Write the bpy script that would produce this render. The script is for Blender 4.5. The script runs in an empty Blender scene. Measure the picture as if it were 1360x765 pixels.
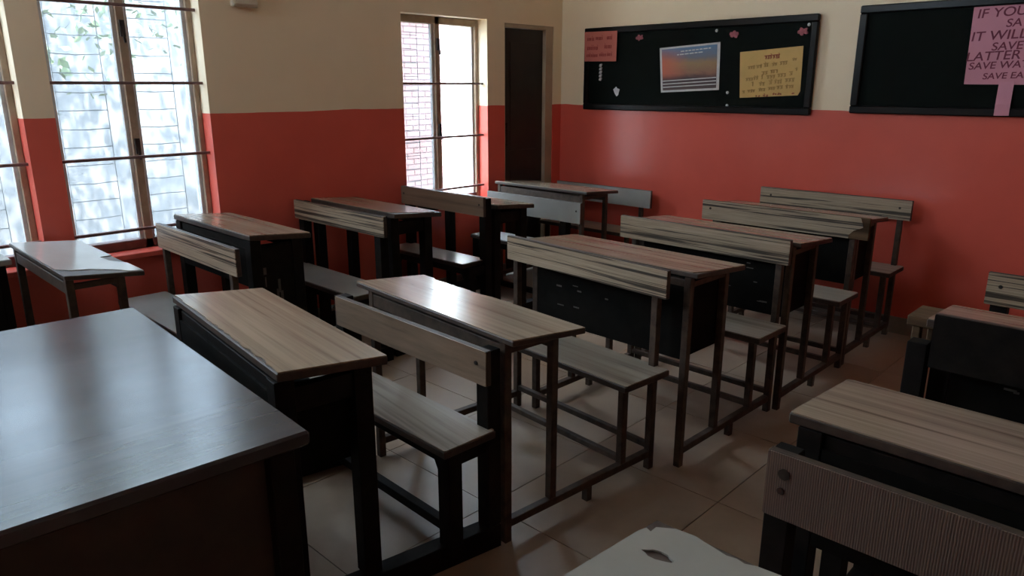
import bpy, bmesh, math, random
from mathutils import Vector, Matrix
from mathutils.geometry import tessellate_polygon
random.seed(7)
R = math.radians
sc = bpy.context.scene
COL = sc.collection

# ------------------------------------------------------------------ camera
CAM = Vector((4.0805, -4.8368, 1.5))
YAW, PITCH, FPX = 0.76499, 0.26834, 978.6
cd = bpy.data.cameras.new('camera'); cam = bpy.data.objects.new('camera', cd); COL.objects.link(cam)
cam.location = CAM
cam.rotation_euler = (math.pi / 2 - PITCH, 0, YAW)
cd.sensor_fit = 'HORIZONTAL'; cd.sensor_width = 36; cd.lens = FPX / 1360 * 36
cd.clip_start = 0.02; cd.clip_end = 200
sc.camera = cam

# ------------------------------------------------------------------ world, sun, exposure
SKY_STRENGTH = 28.0
SUN_STRENGTH = 60.0
w = bpy.data.worlds.new('sky'); sc.world = w; w.use_nodes = True
bg = w.node_tree.nodes['Background']
bg.inputs['Color'].default_value = (0.67, 0.84, 1.0, 1); bg.inputs['Strength'].default_value = SKY_STRENGTH
sd = bpy.data.lights.new('sun', 'SUN'); sd.energy = SUN_STRENGTH; sd.angle = R(0.6); sd.color = (1, .95, .86)
sun = bpy.data.objects.new('sun', sd); COL.objects.link(sun)
sun.rotation_euler = Vector((-0.50, 0.10, -0.86)).to_track_quat('-Z', 'Y').to_euler()

vs = sc.view_settings
vs.view_transform = 'Standard'; vs.look = 'None'; vs.gamma = 1; vs.use_curve_mapping = False
vs.exposure = 0.72
sc.cycles.max_bounces = 10; sc.cycles.diffuse_bounces = 6; sc.cycles.transparent_max_bounces = 12
sc.cycles.use_denoising = True
sc.cycles.caustics_reflective = False; sc.cycles.caustics_refractive = False

# window openings on the left wall: (y0, y1); bars at these heights
WIN = [(-3.742, -2.985), (-1.642, -0.85), (-4.632, -3.875), (-5.65, -4.89)]  # last opening is out of view, added for more daylight
WZ0, WZT = 0.645, [2.34, 1.965, 2.34, 2.34]  # tall tops above the view, raised to let in more daylight
VENT = [(-3.70, -3.03), (-1.60, -.90), (-4.59, -3.92), (-5.61, -4.94)]   # unseen high ventilators, added to brighten the room
VZ0, VZ1 = 2.44, 3.10
FILL_VENTF = [(.5, 1.1)]                                                     # front-wall ventilator behind the camera, added for extra daylight
RVZ0, RVZ1 = 2.44, 3.10
RX, RY, RZ = 6.6, -6.4, 3.3
WT = 0.28                                  # wall thickness
for (a, b, z0_, z1_) in [(a, b, WZ0, t) for (a, b), t in zip(WIN, WZT)] + [(a, b, VZ0, VZ1) for a, b in VENT]:   # daylight portals: they only guide the sampling of the sky
    ld = bpy.data.lights.new('window_portal', 'AREA'); ld.shape = 'RECTANGLE'
    ld.size = z1_ - z0_; ld.size_y = b - a; ld.cycles.is_portal = True
    lo = bpy.data.objects.new('window_portal', ld); COL.objects.link(lo)
    lo.location = (-WT - .02, (a + b) / 2, (z0_ + z1_) / 2)
    lo.rotation_euler = (0, -math.pi / 2, 0)

for a, b in FILL_VENTF:
    ld = bpy.data.lights.new('window_portal', 'AREA'); ld.shape = 'RECTANGLE'
    ld.size = b - a; ld.size_y = RVZ1 - RVZ0; ld.cycles.is_portal = True
    lo = bpy.data.objects.new('window_portal', ld); COL.objects.link(lo)
    lo.location = ((a + b) / 2, RY - .22, (RVZ0 + RVZ1) / 2); lo.rotation_euler = (math.pi / 2, 0, 0)

# ------------------------------------------------------------------ materials
def nodes_of(name):
    m = bpy.data.materials.new(name); m.use_nodes = True
    nt = m.node_tree
    return m, nt, nt.nodes['Principled BSDF']
def N(nt, t, **kw):
    n = nt.nodes.new(t)
    for k, v in kw.items(): setattr(n, k, v)
    return n
def ramp(nt, stops, interp='LINEAR'):
    r = N(nt, 'ShaderNodeValToRGB'); r.color_ramp.interpolation = interp
    el = r.color_ramp.elements
    while len(el) < len(stops): el.new(.5)
    for e, (p, c) in zip(el, stops): e.position = p; e.color = (*c, 1)
    return r
def coords(nt, scale=(1, 1, 1), kind='Object', rand=True):
    tc = N(nt, 'ShaderNodeTexCoord'); mp = N(nt, 'ShaderNodeMapping')
    mp.inputs['Scale'].default_value = scale
    nt.links.new(tc.outputs[kind], mp.inputs['Vector'])
    if rand:
        oi = N(nt, 'ShaderNodeObjectInfo'); mu = N(nt, 'ShaderNodeVectorMath', operation='SCALE')
        mu.inputs[0].default_value = (13.7, 29.1, 7.3)
        nt.links.new(oi.outputs['Random'], mu.inputs['Scale']); nt.links.new(mu.outputs[0], mp.inputs['Location'])
    return mp
def noise(nt, vec, scale, detail=4, rough=.6, dist=0):
    n = N(nt, 'ShaderNodeTexNoise'); n.inputs['Scale'].default_value = scale; n.inputs['Detail'].default_value = detail
    n.inputs['Roughness'].default_value = rough; n.inputs['Distortion'].default_value = dist
    nt.links.new(vec.outputs[0], n.inputs['Vector']); return n
def bump(nt, fac, bs, strength=.2, dist=.003):
    b = N(nt, 'ShaderNodeBump'); b.inputs['Strength'].default_value = strength; b.inputs['Distance'].default_value = dist
    nt.links.new(fac, b.inputs['Height']); nt.links.new(b.outputs[0], bs.inputs['Normal'])

def mat_plain(name, col, rough=.5, var=.15, scale=12, metallic=0, bumpy=0, spec=None):
    m, nt, bs = nodes_of(name)
    mp = coords(nt); n = noise(nt, mp, scale)
    lo = tuple(c * (1 - var) for c in col); hi = tuple(min(1, c * (1 + var)) for c in col)
    r = ramp(nt, [(.3, lo), (.7, hi)])
    nt.links.new(n.outputs['Fac'], r.inputs[0]); nt.links.new(r.outputs[0], bs.inputs['Base Color'])
    bs.inputs['Roughness'].default_value = rough; bs.inputs['Metallic'].default_value = metallic
    if spec is not None: bs.inputs['Specular IOR Level'].default_value = spec
    if bumpy: bump(nt, n.outputs['Fac'], bs, bumpy)
    return m

def mat_wood(name, cols, grain=60, rough=.35, bands=False, wear=None):
    """streaked laminate: grain runs along the local x axis"""
    m, nt, bs = nodes_of(name)
    mp = coords(nt, (1.3, 1, 1)) ; 
    mp.inputs['Scale'].default_value = (.9, grain, grain)
    n1 = noise(nt, mp, 1.0, 5, .62, .35)
    mp2 = coords(nt, (.8, 9, 9)); n2 = noise(nt, mp2, 1.0, 3, .5, .8)
    mx = N(nt, 'ShaderNodeMath', operation='ADD'); mx.inputs[1].default_value = 0
    s1 = N(nt, 'ShaderNodeMath', operation='MULTIPLY'); s1.inputs[1].default_value = .8 if bands else .62
    s2 = N(nt, 'ShaderNodeMath', operation='MULTIPLY'); s2.inputs[1].default_value = .2 if bands else .38
    nt.links.new(n1.outputs['Fac'], s1.inputs[0]); nt.links.new(n2.outputs['Fac'], s2.inputs[0])
    nt.links.new(s1.outputs[0], mx.inputs[0]); nt.links.new(s2.outputs[0], mx.inputs[1])
    stops = [(.36, cols[0]), (.46, cols[1]), (.60, cols[2])]
    if bands: stops = [(.44, cols[0]), (.475, cols[1]), (.51, cols[2]), (.56, cols[1]), (.62, cols[2])]
    r = ramp(nt, stops)
    nt.links.new(mx.outputs[0], r.inputs[0])
    out = r.outputs[0]
    # soft wear along the grain
    mp3 = coords(nt, (1.2, 5, 5)); n3 = noise(nt, mp3, 1.0, 2, .5)
    rr = ramp(nt, [(.25, (.86, .85, .84)), (.7, (1, 1, 1))])
    nt.links.new(n3.outputs['Fac'], rr.inputs[0])
    mm = N(nt, 'ShaderNodeMix', data_type='RGBA', blend_type='MULTIPLY'); mm.inputs['Factor'].default_value = 1
    nt.links.new(out, mm.inputs[6]); nt.links.new(rr.outputs[0], mm.inputs[7])
    nt.links.new(mm.outputs[2], bs.inputs['Base Color'])
    bs.inputs['Roughness'].default_value = rough
    bump(nt, n1.outputs['Fac'], bs, .06, .001)
    return m

M = {}
M['top'] = mat_wood('laminate_top', [(0.140, 0.098, 0.066), (0.280, 0.210, 0.150), (0.364, 0.287, 0.210)], 42, .23)
M['back'] = mat_wood('laminate_backrest', [(0.048, 0.035, 0.025), (0.290, 0.220, 0.150), (0.440, 0.352, 0.255)], 85, .42, bands=True)
M['back_brown'] = mat_wood('laminate_backrest_brown', [(0.080, 0.052, 0.036), (0.184, 0.124, 0.084), (0.240, 0.168, 0.116)], 40, .42)
M['seat'] = mat_wood('laminate_seat', [(0.172, 0.140, 0.109), (0.328, 0.281, 0.226), (0.406, 0.359, 0.296)], 30, .36)
M['white'] = mat_plain('laminate_white', (0.310, 0.306, 0.288), .20, .07, 5)
M['white_window_lit'] = mat_plain('laminate_white_window_lit', (.46, .46, .45), .17, .05, 5)  # lighter copy of the white laminate, window reflection put into its colour
M['core'] = mat_plain('plywood_edge', (.045, .028, .02), .55, .35, 40)
M['ply'] = mat_wood('bare_plywood', [(.05, .030, .016), (.10, .060, .034), (.15, .092, .052)], 20, .8); M['ply'].node_tree.nodes['Principled BSDF'].inputs['Specular IOR Level'].default_value = .1
M['steel'] = mat_plain('brown_painted_steel', (0.060, 0.040, 0.029), .55, .45, 25, 0, .15, .3)
M['blackwood'] = mat_plain('black_painted_wood', (0.008, 0.006, 0.005), .65, .5, 18, 0, .2, .12)
M['blacksheet'] = mat_plain('black_sheet', (0.006, 0.005, 0.004), .8, .5, 9, 0, 0, .08)
M['bolt'] = mat_plain('bolt_metal', (.05, .04, .035), .45, .3, 30, .6)
M['scuff'] = mat_plain('pale_scuff', (.085, .075, .068), .6, .3, 60)

def mat_ribbed():
    m, nt, bs = nodes_of('ribbed_brown_laminate')
    mp = coords(nt, (1, 1, 1), rand=False)
    wv = N(nt, 'ShaderNodeTexWave', wave_type='BANDS', bands_direction='X'); wv.inputs['Scale'].default_value = 62
    wv.inputs['Distortion'].default_value = .8; wv.inputs['Detail'].default_value = 2
    nt.links.new(mp.outputs[0], wv.inputs['Vector'])
    r = ramp(nt, [(.2, (.075, .048, .038)), (.8, (.135, .092, .073))])
    nt.links.new(wv.outputs['Fac'], r.inputs[0]); nt.links.new(r.outputs[0], bs.inputs['Base Color'])
    bs.inputs['Roughness'].default_value = .55
    bump(nt, wv.outputs['Fac'], bs, .3, .002)
    return m
M['ribbed'] = mat_ribbed()

def mat_table():
    m, nt, bs = nodes_of('polished_dark_table')
    mp = coords(nt, (16, .8, 1)); n = noise(nt, mp, 1, 4, .55, .2)
    r = ramp(nt, [(.3, (.030, .027, .032)), (.7, (.060, .052, .056))])
    nt.links.new(n.outputs['Fac'], r.inputs[0]); nt.links.new(r.outputs[0], bs.inputs['Base Color'])
    mp2 = coords(nt, (14, 1.5, 1)); n2 = noise(nt, mp2, 1, 3, .6)
    rg = ramp(nt, [(.3, (.20,) * 3), (.7, (.25,) * 3)])
    nt.links.new(n2.outputs['Fac'], rg.inputs[0]); nt.links.new(rg.outputs[0], bs.inputs['Roughness'])
    bs.inputs['Specular IOR Level'].default_value = .42; bs.inputs['Specular Tint'].default_value = (.86, .94, 1, 1)
    return m
M['table'] = mat_table()
M['tablebody'] = mat_plain('dark_table_panel', (.03, .02, .014), .6, .3, 14)

PAINT_Z = 1.35
def mat_wall():
    m, nt, bs = nodes_of('two_tone_wall_paint')
    geo = N(nt, 'ShaderNodeNewGeometry'); sp = N(nt, 'ShaderNodeSeparateXYZ')
    nt.links.new(geo.outputs['Position'], sp.inputs[0])
    mp = N(nt, 'ShaderNodeMapping'); nt.links.new(geo.outputs['Position'], mp.inputs['Vector'])
    n = noise(nt, mp, 1.6, 5, .6); nf = noise(nt, mp, 9, 3, .6); edge = noise(nt, mp, 3.2, 2, .5)
    # the painter's line wanders a few millimetres
    e = N(nt, 'ShaderNodeMath', operation='MULTIPLY_ADD'); e.inputs[1].default_value = .022; e.inputs[2].default_value = PAINT_Z - .011
    nt.links.new(edge.outputs['Fac'], e.inputs[0])
    gt = N(nt, 'ShaderNodeMath', operation='GREATER_THAN')
    nt.links.new(sp.outputs['Z'], gt.inputs[0]); nt.links.new(e.outputs[0], gt.inputs[1])
    red = ramp(nt, [(.3, (.64, .105, .075)), (.7, (.72, .125, .09))])
    cream = ramp(nt, [(.3, (.82, .67, .47)), (.7, (.87, .73, .53))])
    nt.links.new(n.outputs['Fac'], red.inputs[0]); nt.links.new(n.outputs['Fac'], cream.inputs[0])
    mx = N(nt, 'ShaderNodeMix', data_type='RGBA'); nt.links.new(gt.outputs[0], mx.inputs['Factor'])
    nt.links.new(red.outputs[0], mx.inputs[6]); nt.links.new(cream.outputs[0], mx.inputs[7])
    lt = N(nt, 'ShaderNodeMath', operation='LESS_THAN'); lt.inputs[1].default_value = -.166      # whitewashed outside face
    nt.links.new(sp.outputs['X'], lt.inputs[0])
    mx2 = N(nt, 'ShaderNodeMix', data_type='RGBA'); nt.links.new(lt.outputs[0], mx2.inputs['Factor'])
    nt.links.new(mx.outputs[2], mx2.inputs[6]); mx2.inputs[7].default_value = (.62, .61, .58, 1)
    nt.links.new(mx2.outputs[2], bs.inputs['Base Color'])
    rm = N(nt, 'ShaderNodeMapRange'); rm.inputs['To Min'].default_value = .26; rm.inputs['To Max'].default_value = .6
    nt.links.new(gt.outputs[0], rm.inputs['Value']); nt.links.new(rm.outputs[0], bs.inputs['Roughness'])
    bump(nt, nf.outputs['Fac'], bs, .12, .004)
    return m
M['wall'] = mat_wall()
M['ceiling'] = mat_plain('white_ceiling', (.72, .70, .66), .8, .05, 2)
M['skirt'] = mat_plain('grey_skirting_tile', (.24, .20, .17), .5, .2, 8)
M['grout'] = mat_plain('floor_joint', (.10, .075, .06), .8, .2, 20)
def mat_floor():
    m, nt, bs = nodes_of('floor_tile')
    mp = coords(nt, (1, 1, 1)); n = noise(nt, mp, 4, 6, .65); n2 = noise(nt, mp, 60, 3, .6)
    r = ramp(nt, [(.3, (.26, .185, .13)), (.7, (.36, .265, .19))])
    nt.links.new(n.outputs['Fac'], r.inputs[0]); nt.links.new(r.outputs[0], bs.inputs['Base Color'])
    rg = ramp(nt, [(.35, (.38,) * 3), (.7, (.55,) * 3)])
    nt.links.new(n.outputs['Fac'], rg.inputs[0]); nt.links.new(rg.outputs[0], bs.inputs['Roughness'])
    bump(nt, n2.outputs['Fac'], bs, .05, .001)
    return m
M['floor'] = mat_floor()
M['frame'] = mat_plain('brown_window_paint', (.36, .26, .18), .5, .2, 14)
M['bar'] = mat_plain('maroon_bar_paint', (.16, .085, .075), .5, .25, 20)
M['wire'] = mat_plain('grey_wire', (.10, .11, .12), .5, .2, 30)
M['door'] = mat_plain('dark_door', (0.019, 0.015, 0.012), .5, .3, 5)
M['dframe'] = mat_plain('tan_door_frame', (.42, .32, .22), .5, .1, 5)
M['board'] = mat_plain('black_green_board', (.003, .0048, .0036), .7, .3, 6, 0, 0, .08)
M['boardframe'] = mat_plain('black_board_frame', (.005, .0045, .0045), .3, .3, 10, 0, 0, .18)
M['redcard'] = mat_plain('red_card', (.50, .14, .11), .75, .08, 6)
M['redink'] = mat_plain('red_ink', (.26, .03, .025), .8, .1, 20)
M['yellowcard'] = mat_plain('yellow_card', (.62, .40, .14), .75, .08, 6)
M['ink'] = mat_plain('brown_ink', (.36, .215, .065), .8, .15, 20)
M['pinkcard'] = mat_plain('pink_card', (.60, .26, .33), .75, .06, 4)
M['pinkink'] = mat_plain('plum_ink', (.17, .03, .06), .8, .1, 20)
M['paper'] = mat_plain('grey_white_paper', (.60, .60, .60), .7, .1, 30)
M['pinkpaper'] = mat_plain('pink_paper', (.36, .09, .11), .7, .4, 40)
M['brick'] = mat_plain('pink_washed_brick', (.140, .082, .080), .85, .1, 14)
M['mortar'] = mat_plain('darkened_mortar', (.115, .066, .066), .9, .1, 20)
M['plaster'] = mat_plain('grey_plaster', (.17, .175, .18), .9, .06, 1.2)  # outside walls and bricks coloured darker than real, to dim the view
M['dimmed_wash'] = mat_plain('grey_wash', (.30, .30, .295), .9, .04, 2)
M['earth'] = mat_plain('dry_earth', (.22, .19, .15), .95, .2, 2)
M['bark'] = mat_plain('bark', (.12, .09, .07), .9, .3, 20, 0, .5)
M['leaf'] = mat_plain('leaf', (.12, .17, .07), .6, .4, 9)
M['plastic'] = mat_plain('cream_plastic', (.62, .55, .43), .5, .05, 8)

def mat_pane(name='dimmed_netted_glass', tint=(.44, .45, .46, 1)):
    """dusty glass behind fine insect net: tint dims the view, white veil for net and overexposed haze"""
    m = bpy.data.materials.new(name); m.use_nodes = True
    nt = m.node_tree; nt.nodes.clear()
    out = N(nt, 'ShaderNodeOutputMaterial'); tr = N(nt, 'ShaderNodeBsdfTransparent'); tr.inputs[0].default_value = tint
    tl = N(nt, 'ShaderNodeBsdfTranslucent'); tl.inputs[0].default_value = (.86, .90, .94, 1)
    mp = coords(nt, (2.5, 2.5, 2.5), rand=True); n = noise(nt, mp, 1.4, 4, .6)
    mr = N(nt, 'ShaderNodeMapRange'); mr.inputs['To Min'].default_value = PANE_MIN; mr.inputs['To Max'].default_value = PANE_MAX
    mr.inputs['From Min'].default_value = .3; mr.inputs['From Max'].default_value = .7
    mx = N(nt, 'ShaderNodeMixShader')
    nt.links.new(n.outputs['Fac'], mr.inputs['Value']); nt.links.new(mr.outputs[0], mx.inputs[0])
    nt.links.new(tr.outputs[0], mx.inputs[1]); nt.links.new(tl.outputs[0], mx.inputs[2])
    nt.links.new(mx.outputs[0], out.inputs[0])
    return m
PANE_MIN, PANE_MAX = .015, .05
M['pane'] = mat_pane(); M['pane_clear'] = mat_pane('clear_glass', (.9, .91, .92, 1))  # dark tint dims the netted view; clear pane lets in extra light

def mat_poster():
    m, nt, bs = nodes_of('landscape_print')
    tc = N(nt, 'ShaderNodeTexCoord'); sp = N(nt, 'ShaderNodeSeparateXYZ'); nt.links.new(tc.outputs['Generated'], sp.inputs[0])
    mp = N(nt, 'ShaderNodeMapping'); mp.inputs['Scale'].default_value = (4, 1, 7); nt.links.new(tc.outputs['Generated'], mp.inputs['Vector'])
    n = noise(nt, mp, 1.0, 4, .6, .5)
    a = N(nt, 'ShaderNodeMath', operation='MULTIPLY_ADD'); a.inputs[1].default_value = .22; nt.links.new(n.outputs['Fac'], a.inputs[0])
    sh = N(nt, 'ShaderNodeMath', operation='SUBTRACT'); sh.inputs[1].default_value = .11; nt.links.new(sp.outputs['Z'], sh.inputs[0])
    nt.links.new(sh.outputs[0], a.inputs[2])
    v = ramp(nt, [(.0, (.09, .05, .05)), (.27, (.04, .025, .035)), (.42, (.28, .13, .08)), (.60, (.32, .20, .10)), (.74, (.16, .16, .20)), (.95, (.10, .20, .36))])
    nt.links.new(a.outputs[0], v.inputs[0])
    lf = ramp(nt, [(.02, (.9,) * 3), (.5, (0, 0, 0))]); nt.links.new(sp.outputs['X'], lf.inputs[0])
    ht = ramp(nt, [(.22, (0, 0, 0)), (.38, (1, 1, 1)), (.66, (1, 1, 1)), (.95, (.05, .05, .05))]); nt.links.new(sp.outputs['Z'], ht.inputs[0])
    mu = N(nt, 'ShaderNodeMath', operation='MULTIPLY'); nt.links.new(lf.outputs[0], mu.inputs[0]); nt.links.new(ht.outputs[0], mu.inputs[1])
    mx = N(nt, 'ShaderNodeMix', data_type='RGBA'); mx.inputs[7].default_value = (.62, .13, .07, 1)
    nt.links.new(mu.outputs[0], mx.inputs['Factor']); nt.links.new(v.outputs[0], mx.inputs[6])
    nt.links.new(mx.outputs[2], bs.inputs['Base Color']); bs.inputs['Roughness'].default_value = .4
    return m
M['print'] = mat_poster()

# ------------------------------------------------------------------ helpers
def link(o, parent=None):
    COL.objects.link(o)
    if parent is not None: o.parent = parent
    return o
class MB:
    """collects geometry for ONE mesh object"""
    def __init__(s): s.v = []; s.f = []
    def box(s, x0, x1, y0, y1, z0, z1, tf=None):
        b = len(s.v)
        p = [Vector((x, y, z)) for z in (z0, z1) for y in (y0, y1) for x in (x0, x1)]
        if tf: p = [tf(q) for q in p]
        s.v += p
        s.f += [[b + i for i in q] for q in ((0, 2, 3, 1), (4, 5, 7, 6), (0, 1, 5, 4), (2, 6, 7, 3), (0, 4, 6, 2), (1, 3, 7, 5))]
        return s
    def bar(s, a, b, w, h=None, up=Vector((0, 0, 1)), tf=None):
        """a bar of rectangular section between two points"""
        h = h or w; a = Vector(a); b = Vector(b)
        d = (b - a).normalized()
        if abs(d.dot(up)) > .95: up = Vector((0, 1, 0))
        sx = d.cross(up).normalized(); sy = sx.cross(d)
        k = len(s.v)
        p = [q + sx * (w / 2 * i) + sy * (h / 2 * j) for q in (a, b) for i, j in ((-1, -1), (1, -1), (1, 1), (-1, 1))]
        if tf: p = [tf(q) for q in p]
        s.v += p
        s.f += [[k + i for i in q] for q in ((0, 3, 2, 1), (4, 5, 6, 7), (0, 1, 5, 4), (1, 2, 6, 5), (2, 3, 7, 6), (3, 0, 4, 7))]
        return s
    def tube(s, pts, r, n=6):
        k0 = len(s.v); pts = [Vector(p) for p in pts]
        for i, p in enumerate(pts):
            d = (pts[min(i + 1, len(pts) - 1)] - pts[max(i - 1, 0)]).normalized()
            u = Vector((0, 0, 1)) if abs(d.z) < .9 else Vector((1, 0, 0))
            sx = d.cross(u).normalized(); sy = sx.cross(d)
            rr = r[i] if isinstance(r, (list, tuple)) else r
            for j in range(n):
                t = 2 * math.pi * j / n; s.v.append(p + sx * math.cos(t) * rr + sy * math.sin(t) * rr)
        for i in range(len(pts) - 1):
            for j in range(n):
                a = k0 + i * n + j; b = k0 + i * n + (j + 1) % n
                s.f.append([a, b, b + n, a + n])
        s.f.append([k0 + j for j in range(n)][::-1]); s.f.append([k0 + (len(pts) - 1) * n + j for j in range(n)])
        return s
    def prism(s, loops, z0, z1, put):
        """extrude an outline (list of 2D loops, the first outer, others holes); put(u, v, w) -> Vector"""
        lp = [[Vector((u, v, 0)) for u, v in l] for l in loops]
        tri = tessellate_polygon(lp); flat = [q for l in lp for q in l]
        k = len(s.v); n = len(flat)
        s.v += [put(q.x, q.y, z0) for q in flat] + [put(q.x, q.y, z1) for q in flat]
        for a, b, c in tri: s.f += [[k + c, k + b, k + a], [k + n + a, k + n + b, k + n + c]]
        o = 0
        for l in lp:
            m = len(l)
            for i in range(m):
                a, b = o + i, o + (i + 1) % m; s.f.append([k + a, k + b, k + n + b, k + n + a])
            o += m
        return s
    def build(s, name, mat, parent=None, bevel=0, smooth=False, loc=None):
        me = bpy.data.meshes.new(name)
        o_ = Vector(loc) if loc is not None else Vector()
        bm = bmesh.new()
        vv = [bm.verts.new(Vector(p) - o_) for p in s.v]
        for f in s.f:
            try: bm.faces.new([vv[i] for i in f])
            except ValueError: pass
        bmesh.ops.recalc_face_normals(bm, faces=bm.faces)
        if bevel:
            es = [e for e in bm.edges if e.is_manifold and e.calc_face_angle(0) > .6]
            bmesh.ops.bevel(bm, geom=es, offset=bevel, segments=1, affect='EDGES', clamp_overlap=True)
        if smooth:
            for f in bm.faces: f.smooth = True
        bm.to_mesh(me); bm.free()
        me.materials.append(M[mat] if isinstance(mat, str) else mat)
        o = bpy.data.objects.new(name, me); o.location = o_
        return link(o, parent)
def tag(o, label=None, cat=None, group=None, kind=None):
    if label: o['label'] = label
    if cat: o['category'] = cat
    if group: o['group'] = group
    if kind: o['kind'] = kind
    return o
def struct(o): o['kind'] = 'structure'; return o
def empty(name, loc, rz=0):
    e = bpy.data.objects.new(name, None); e.empty_display_size = .1
    e.location = loc; e.rotation_euler = (0, 0, rz); return link(e)
def share(src, name, loc, parent, rot=None, scale=None):
    o = src.copy(); o.name = name; COL.objects.link(o); o.location = loc; o.parent = parent
    if rot: o.rotation_euler = rot
    if scale: o.scale = scale
    return o

# ------------------------------------------------------------------ room shell
fl = struct(MB().box(-WT, RX + .2, RY - .2, .2, -.12, -.004).build('floor', 'grout'))
tile = None
TX, TY, TX0, TY0 = .605, .60, 2.34, -3.745
for i in range(-4, 8):
    for j in range(-5, 7):
        x0, x1 = TX0 + i * TX, TX0 + (i + 1) * TX; y0, y1 = TY0 + j * TY, TY0 + (j + 1) * TY
        x0c, x1c, y0c, y1c = max(x0, 0), min(x1, RX), max(y0, RY), min(y1, 0)
        if x1c - x0c < .02 or y1c - y0c < .02: continue
        whole = (x0c, x1c, y0c, y1c) == (x0, x1, y0, y1)
        c = ((x0c + x1c) / 2, (y0c + y1c) / 2, 0)
        if whole and tile: share(tile, 'floor_tile', c, fl)
        else:
            o = MB().box(x0c + .002, x1c - .002, y0c + .002, y1c - .002, -.004, 0).build('floor_tile', 'floor', fl, loc=c)
            if whole: tile = o
struct(MB().box(-WT, RX + .2, RY - .2, .2, RZ, RZ + .12).build('ceiling', 'ceiling'))
struct(MB().box(-WT, RX + .2, 0, .2, -.004, RZ).build('wall_back', 'wall'))
struct(MB().box(RX, RX + .2, RY - .2, 0, -.004, RZ).build('wall_right', 'wall'))
wr = MB().box(-WT, RX, RY - .2, RY, -.004, RVZ0).box(-WT, RX, RY - .2, RY, RVZ1, RZ)
x = -WT
for a, b in FILL_VENTF: wr.box(x, a, RY - .2, RY, RVZ0, RVZ1); x = b
struct(wr.box(x, RX, RY - .2, RY, RVZ0, RVZ1).build('wall_front', 'wall'))
# left wall with window and door openings, as one grid of blocks
DOOR = (-.667, -.104, 1.952)
wl = MB()
cuts = sorted([(a, b, WZ0, t, v) for (a, b), t, v in zip(WIN, WZT, VENT)] + [(DOOR[0], DOOR[1], 0, DOOR[2], None)])
y = RY
for a, b, z0, z1, v in cuts:
    wl.box(-WT, 0, y, a, -.004, RZ)
    if z0 > 0: wl.box(-WT, 0, a, b, -.004, z0)
    if v:
        wl.box(-WT, 0, a, b, z1, VZ0); wl.box(-WT, 0, a, b, VZ1, RZ)
        wl.box(-WT, 0, a, v[0], VZ0, VZ1); wl.box(-WT, 0, v[1], b, VZ0, VZ1)
    else: wl.box(-WT, 0, a, b, z1, RZ)
    y = b
wl.box(-WT, 0, y, 0, -.004, RZ)
wall_left = struct(wl.build('wall_left', 'wall'))
sk = MB()
for a, b in ((RY, DOOR[0]), (DOOR[1], 0)): sk.box(.0, .012, a, b, 0, .105)
struct(sk.build('baseboard_left', 'skirt'))
struct(MB().box(0.012, RX, -.012, 0, 0, .105).build('baseboard_back', 'skirt'))
struct(MB().box(RX - .012, RX, RY, -.012, 0, .105).build('baseboard_right', 'skirt'))

# ------------------------------------------------------------------ windows
BARS = [1.889, 1.512, 1.136, .757]
def window(n, a, b, split, WZ1, bars, panes=('pane', 'pane')):
    wn = struct(empty('window_%d' % n, (0, a, WZ0)))
    rel = Vector((0, a, WZ0))
    def bd(mb, name, mat, par=wn, bevel=0):
        mb.v = [Vector(p) - rel for p in mb.v]; return mb.build(name, mat, par, bevel)
    xf0, xf1 = -.165, -.098
    bd(MB().box(xf0, xf1, a, a + .026, WZ0, WZ1), 'frame_post', 'frame', bevel=.003)
    bd(MB().box(xf0, xf1, b - .030, b, WZ0, WZ1), 'frame_post', 'frame', bevel=.003)
    bd(MB().box(xf0, xf1, split - .021, split + .021, WZ0, WZ1), 'mullion', 'frame', bevel=.003)
    bd(MB().box(xf0, xf1, a + .026, b - .030, WZ1 - .05, WZ1), 'frame_head', 'frame', bevel=.003)
    bd(MB().box(xf0, xf1, a + .026, b - .030, WZ0, WZ0 + .05), 'frame_bottom', 'bar', bevel=.003)
    for (p, q), pm in zip(((a + .026, split - .021), (split + .021, b - .030)), panes):
        # slim pale casement edges against the light
        for y0, y1 in ((p, p + .018), (q - .018, q)):
            bd(MB().box(-.145, -.120, y0, y1, WZ0 + .05, WZ1 - .05), 'casement_edge', 'paper')
        g = MB().box(-.1335, -.1315, p + .01, q - .01, WZ0 + .05, WZ1 - .05)
        bd(g, 'pane', pm)
        # ladder of thin grille wires outside the pane
        y0, y1 = p + .055, q - .055
        for yy in (y0, y1): bd(MB().tube([(-.235, yy, WZ0 + .0), (-.235, yy, WZ1)], .0022, 5), 'grille_wire', 'wire')
        k = int((WZ1 - WZ0 - .1) / .0935) + 1
        for i in range(k):
            z = WZ0 + .075 + i * .0935; sag = random.uniform(-.006, .004)
            t = MB().tube([(-.235, y0, z), (-.235, (y0 + y1) / 2, z + sag), (-.235, y1, z)], .0024, 5)
            bd(t, 'grille_wire', 'wire')
    for z in bars:
        bd(MB().box(-.068, -.046, a - .0, b + .0, z - .0075, z + .0075), 'security_bar', 'bar', bevel=.002)
    for z in (1.19, 1.78):      # stays and latch on the mullion
        h = MB().box(-.098, -.085, split - .012, split + .012, z - .04, z + .04)
        h.bar((-.088, split, z), (-.070, split + .0, z - .07), .010, .010)
        bd(h, 'latch', 'bolt')
    s = MB().box(-.098, .022, a + .002, b - .002, WZ0 - .03, WZ0 + .0005)
    bd(s, 'sill', 'wall', bevel=.004)
    return wn
window(1, *WIN[0], -3.352, WZT[0], BARS)
window(2, *WIN[1], -1.247, WZT[1], BARS[1:], ('pane', 'pane_clear'))
window(3, *WIN[2], -4.25, WZT[2], BARS)
window(4, *WIN[3], -5.27, WZT[3], BARS)  # unseen window, added to brighten the room
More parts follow.
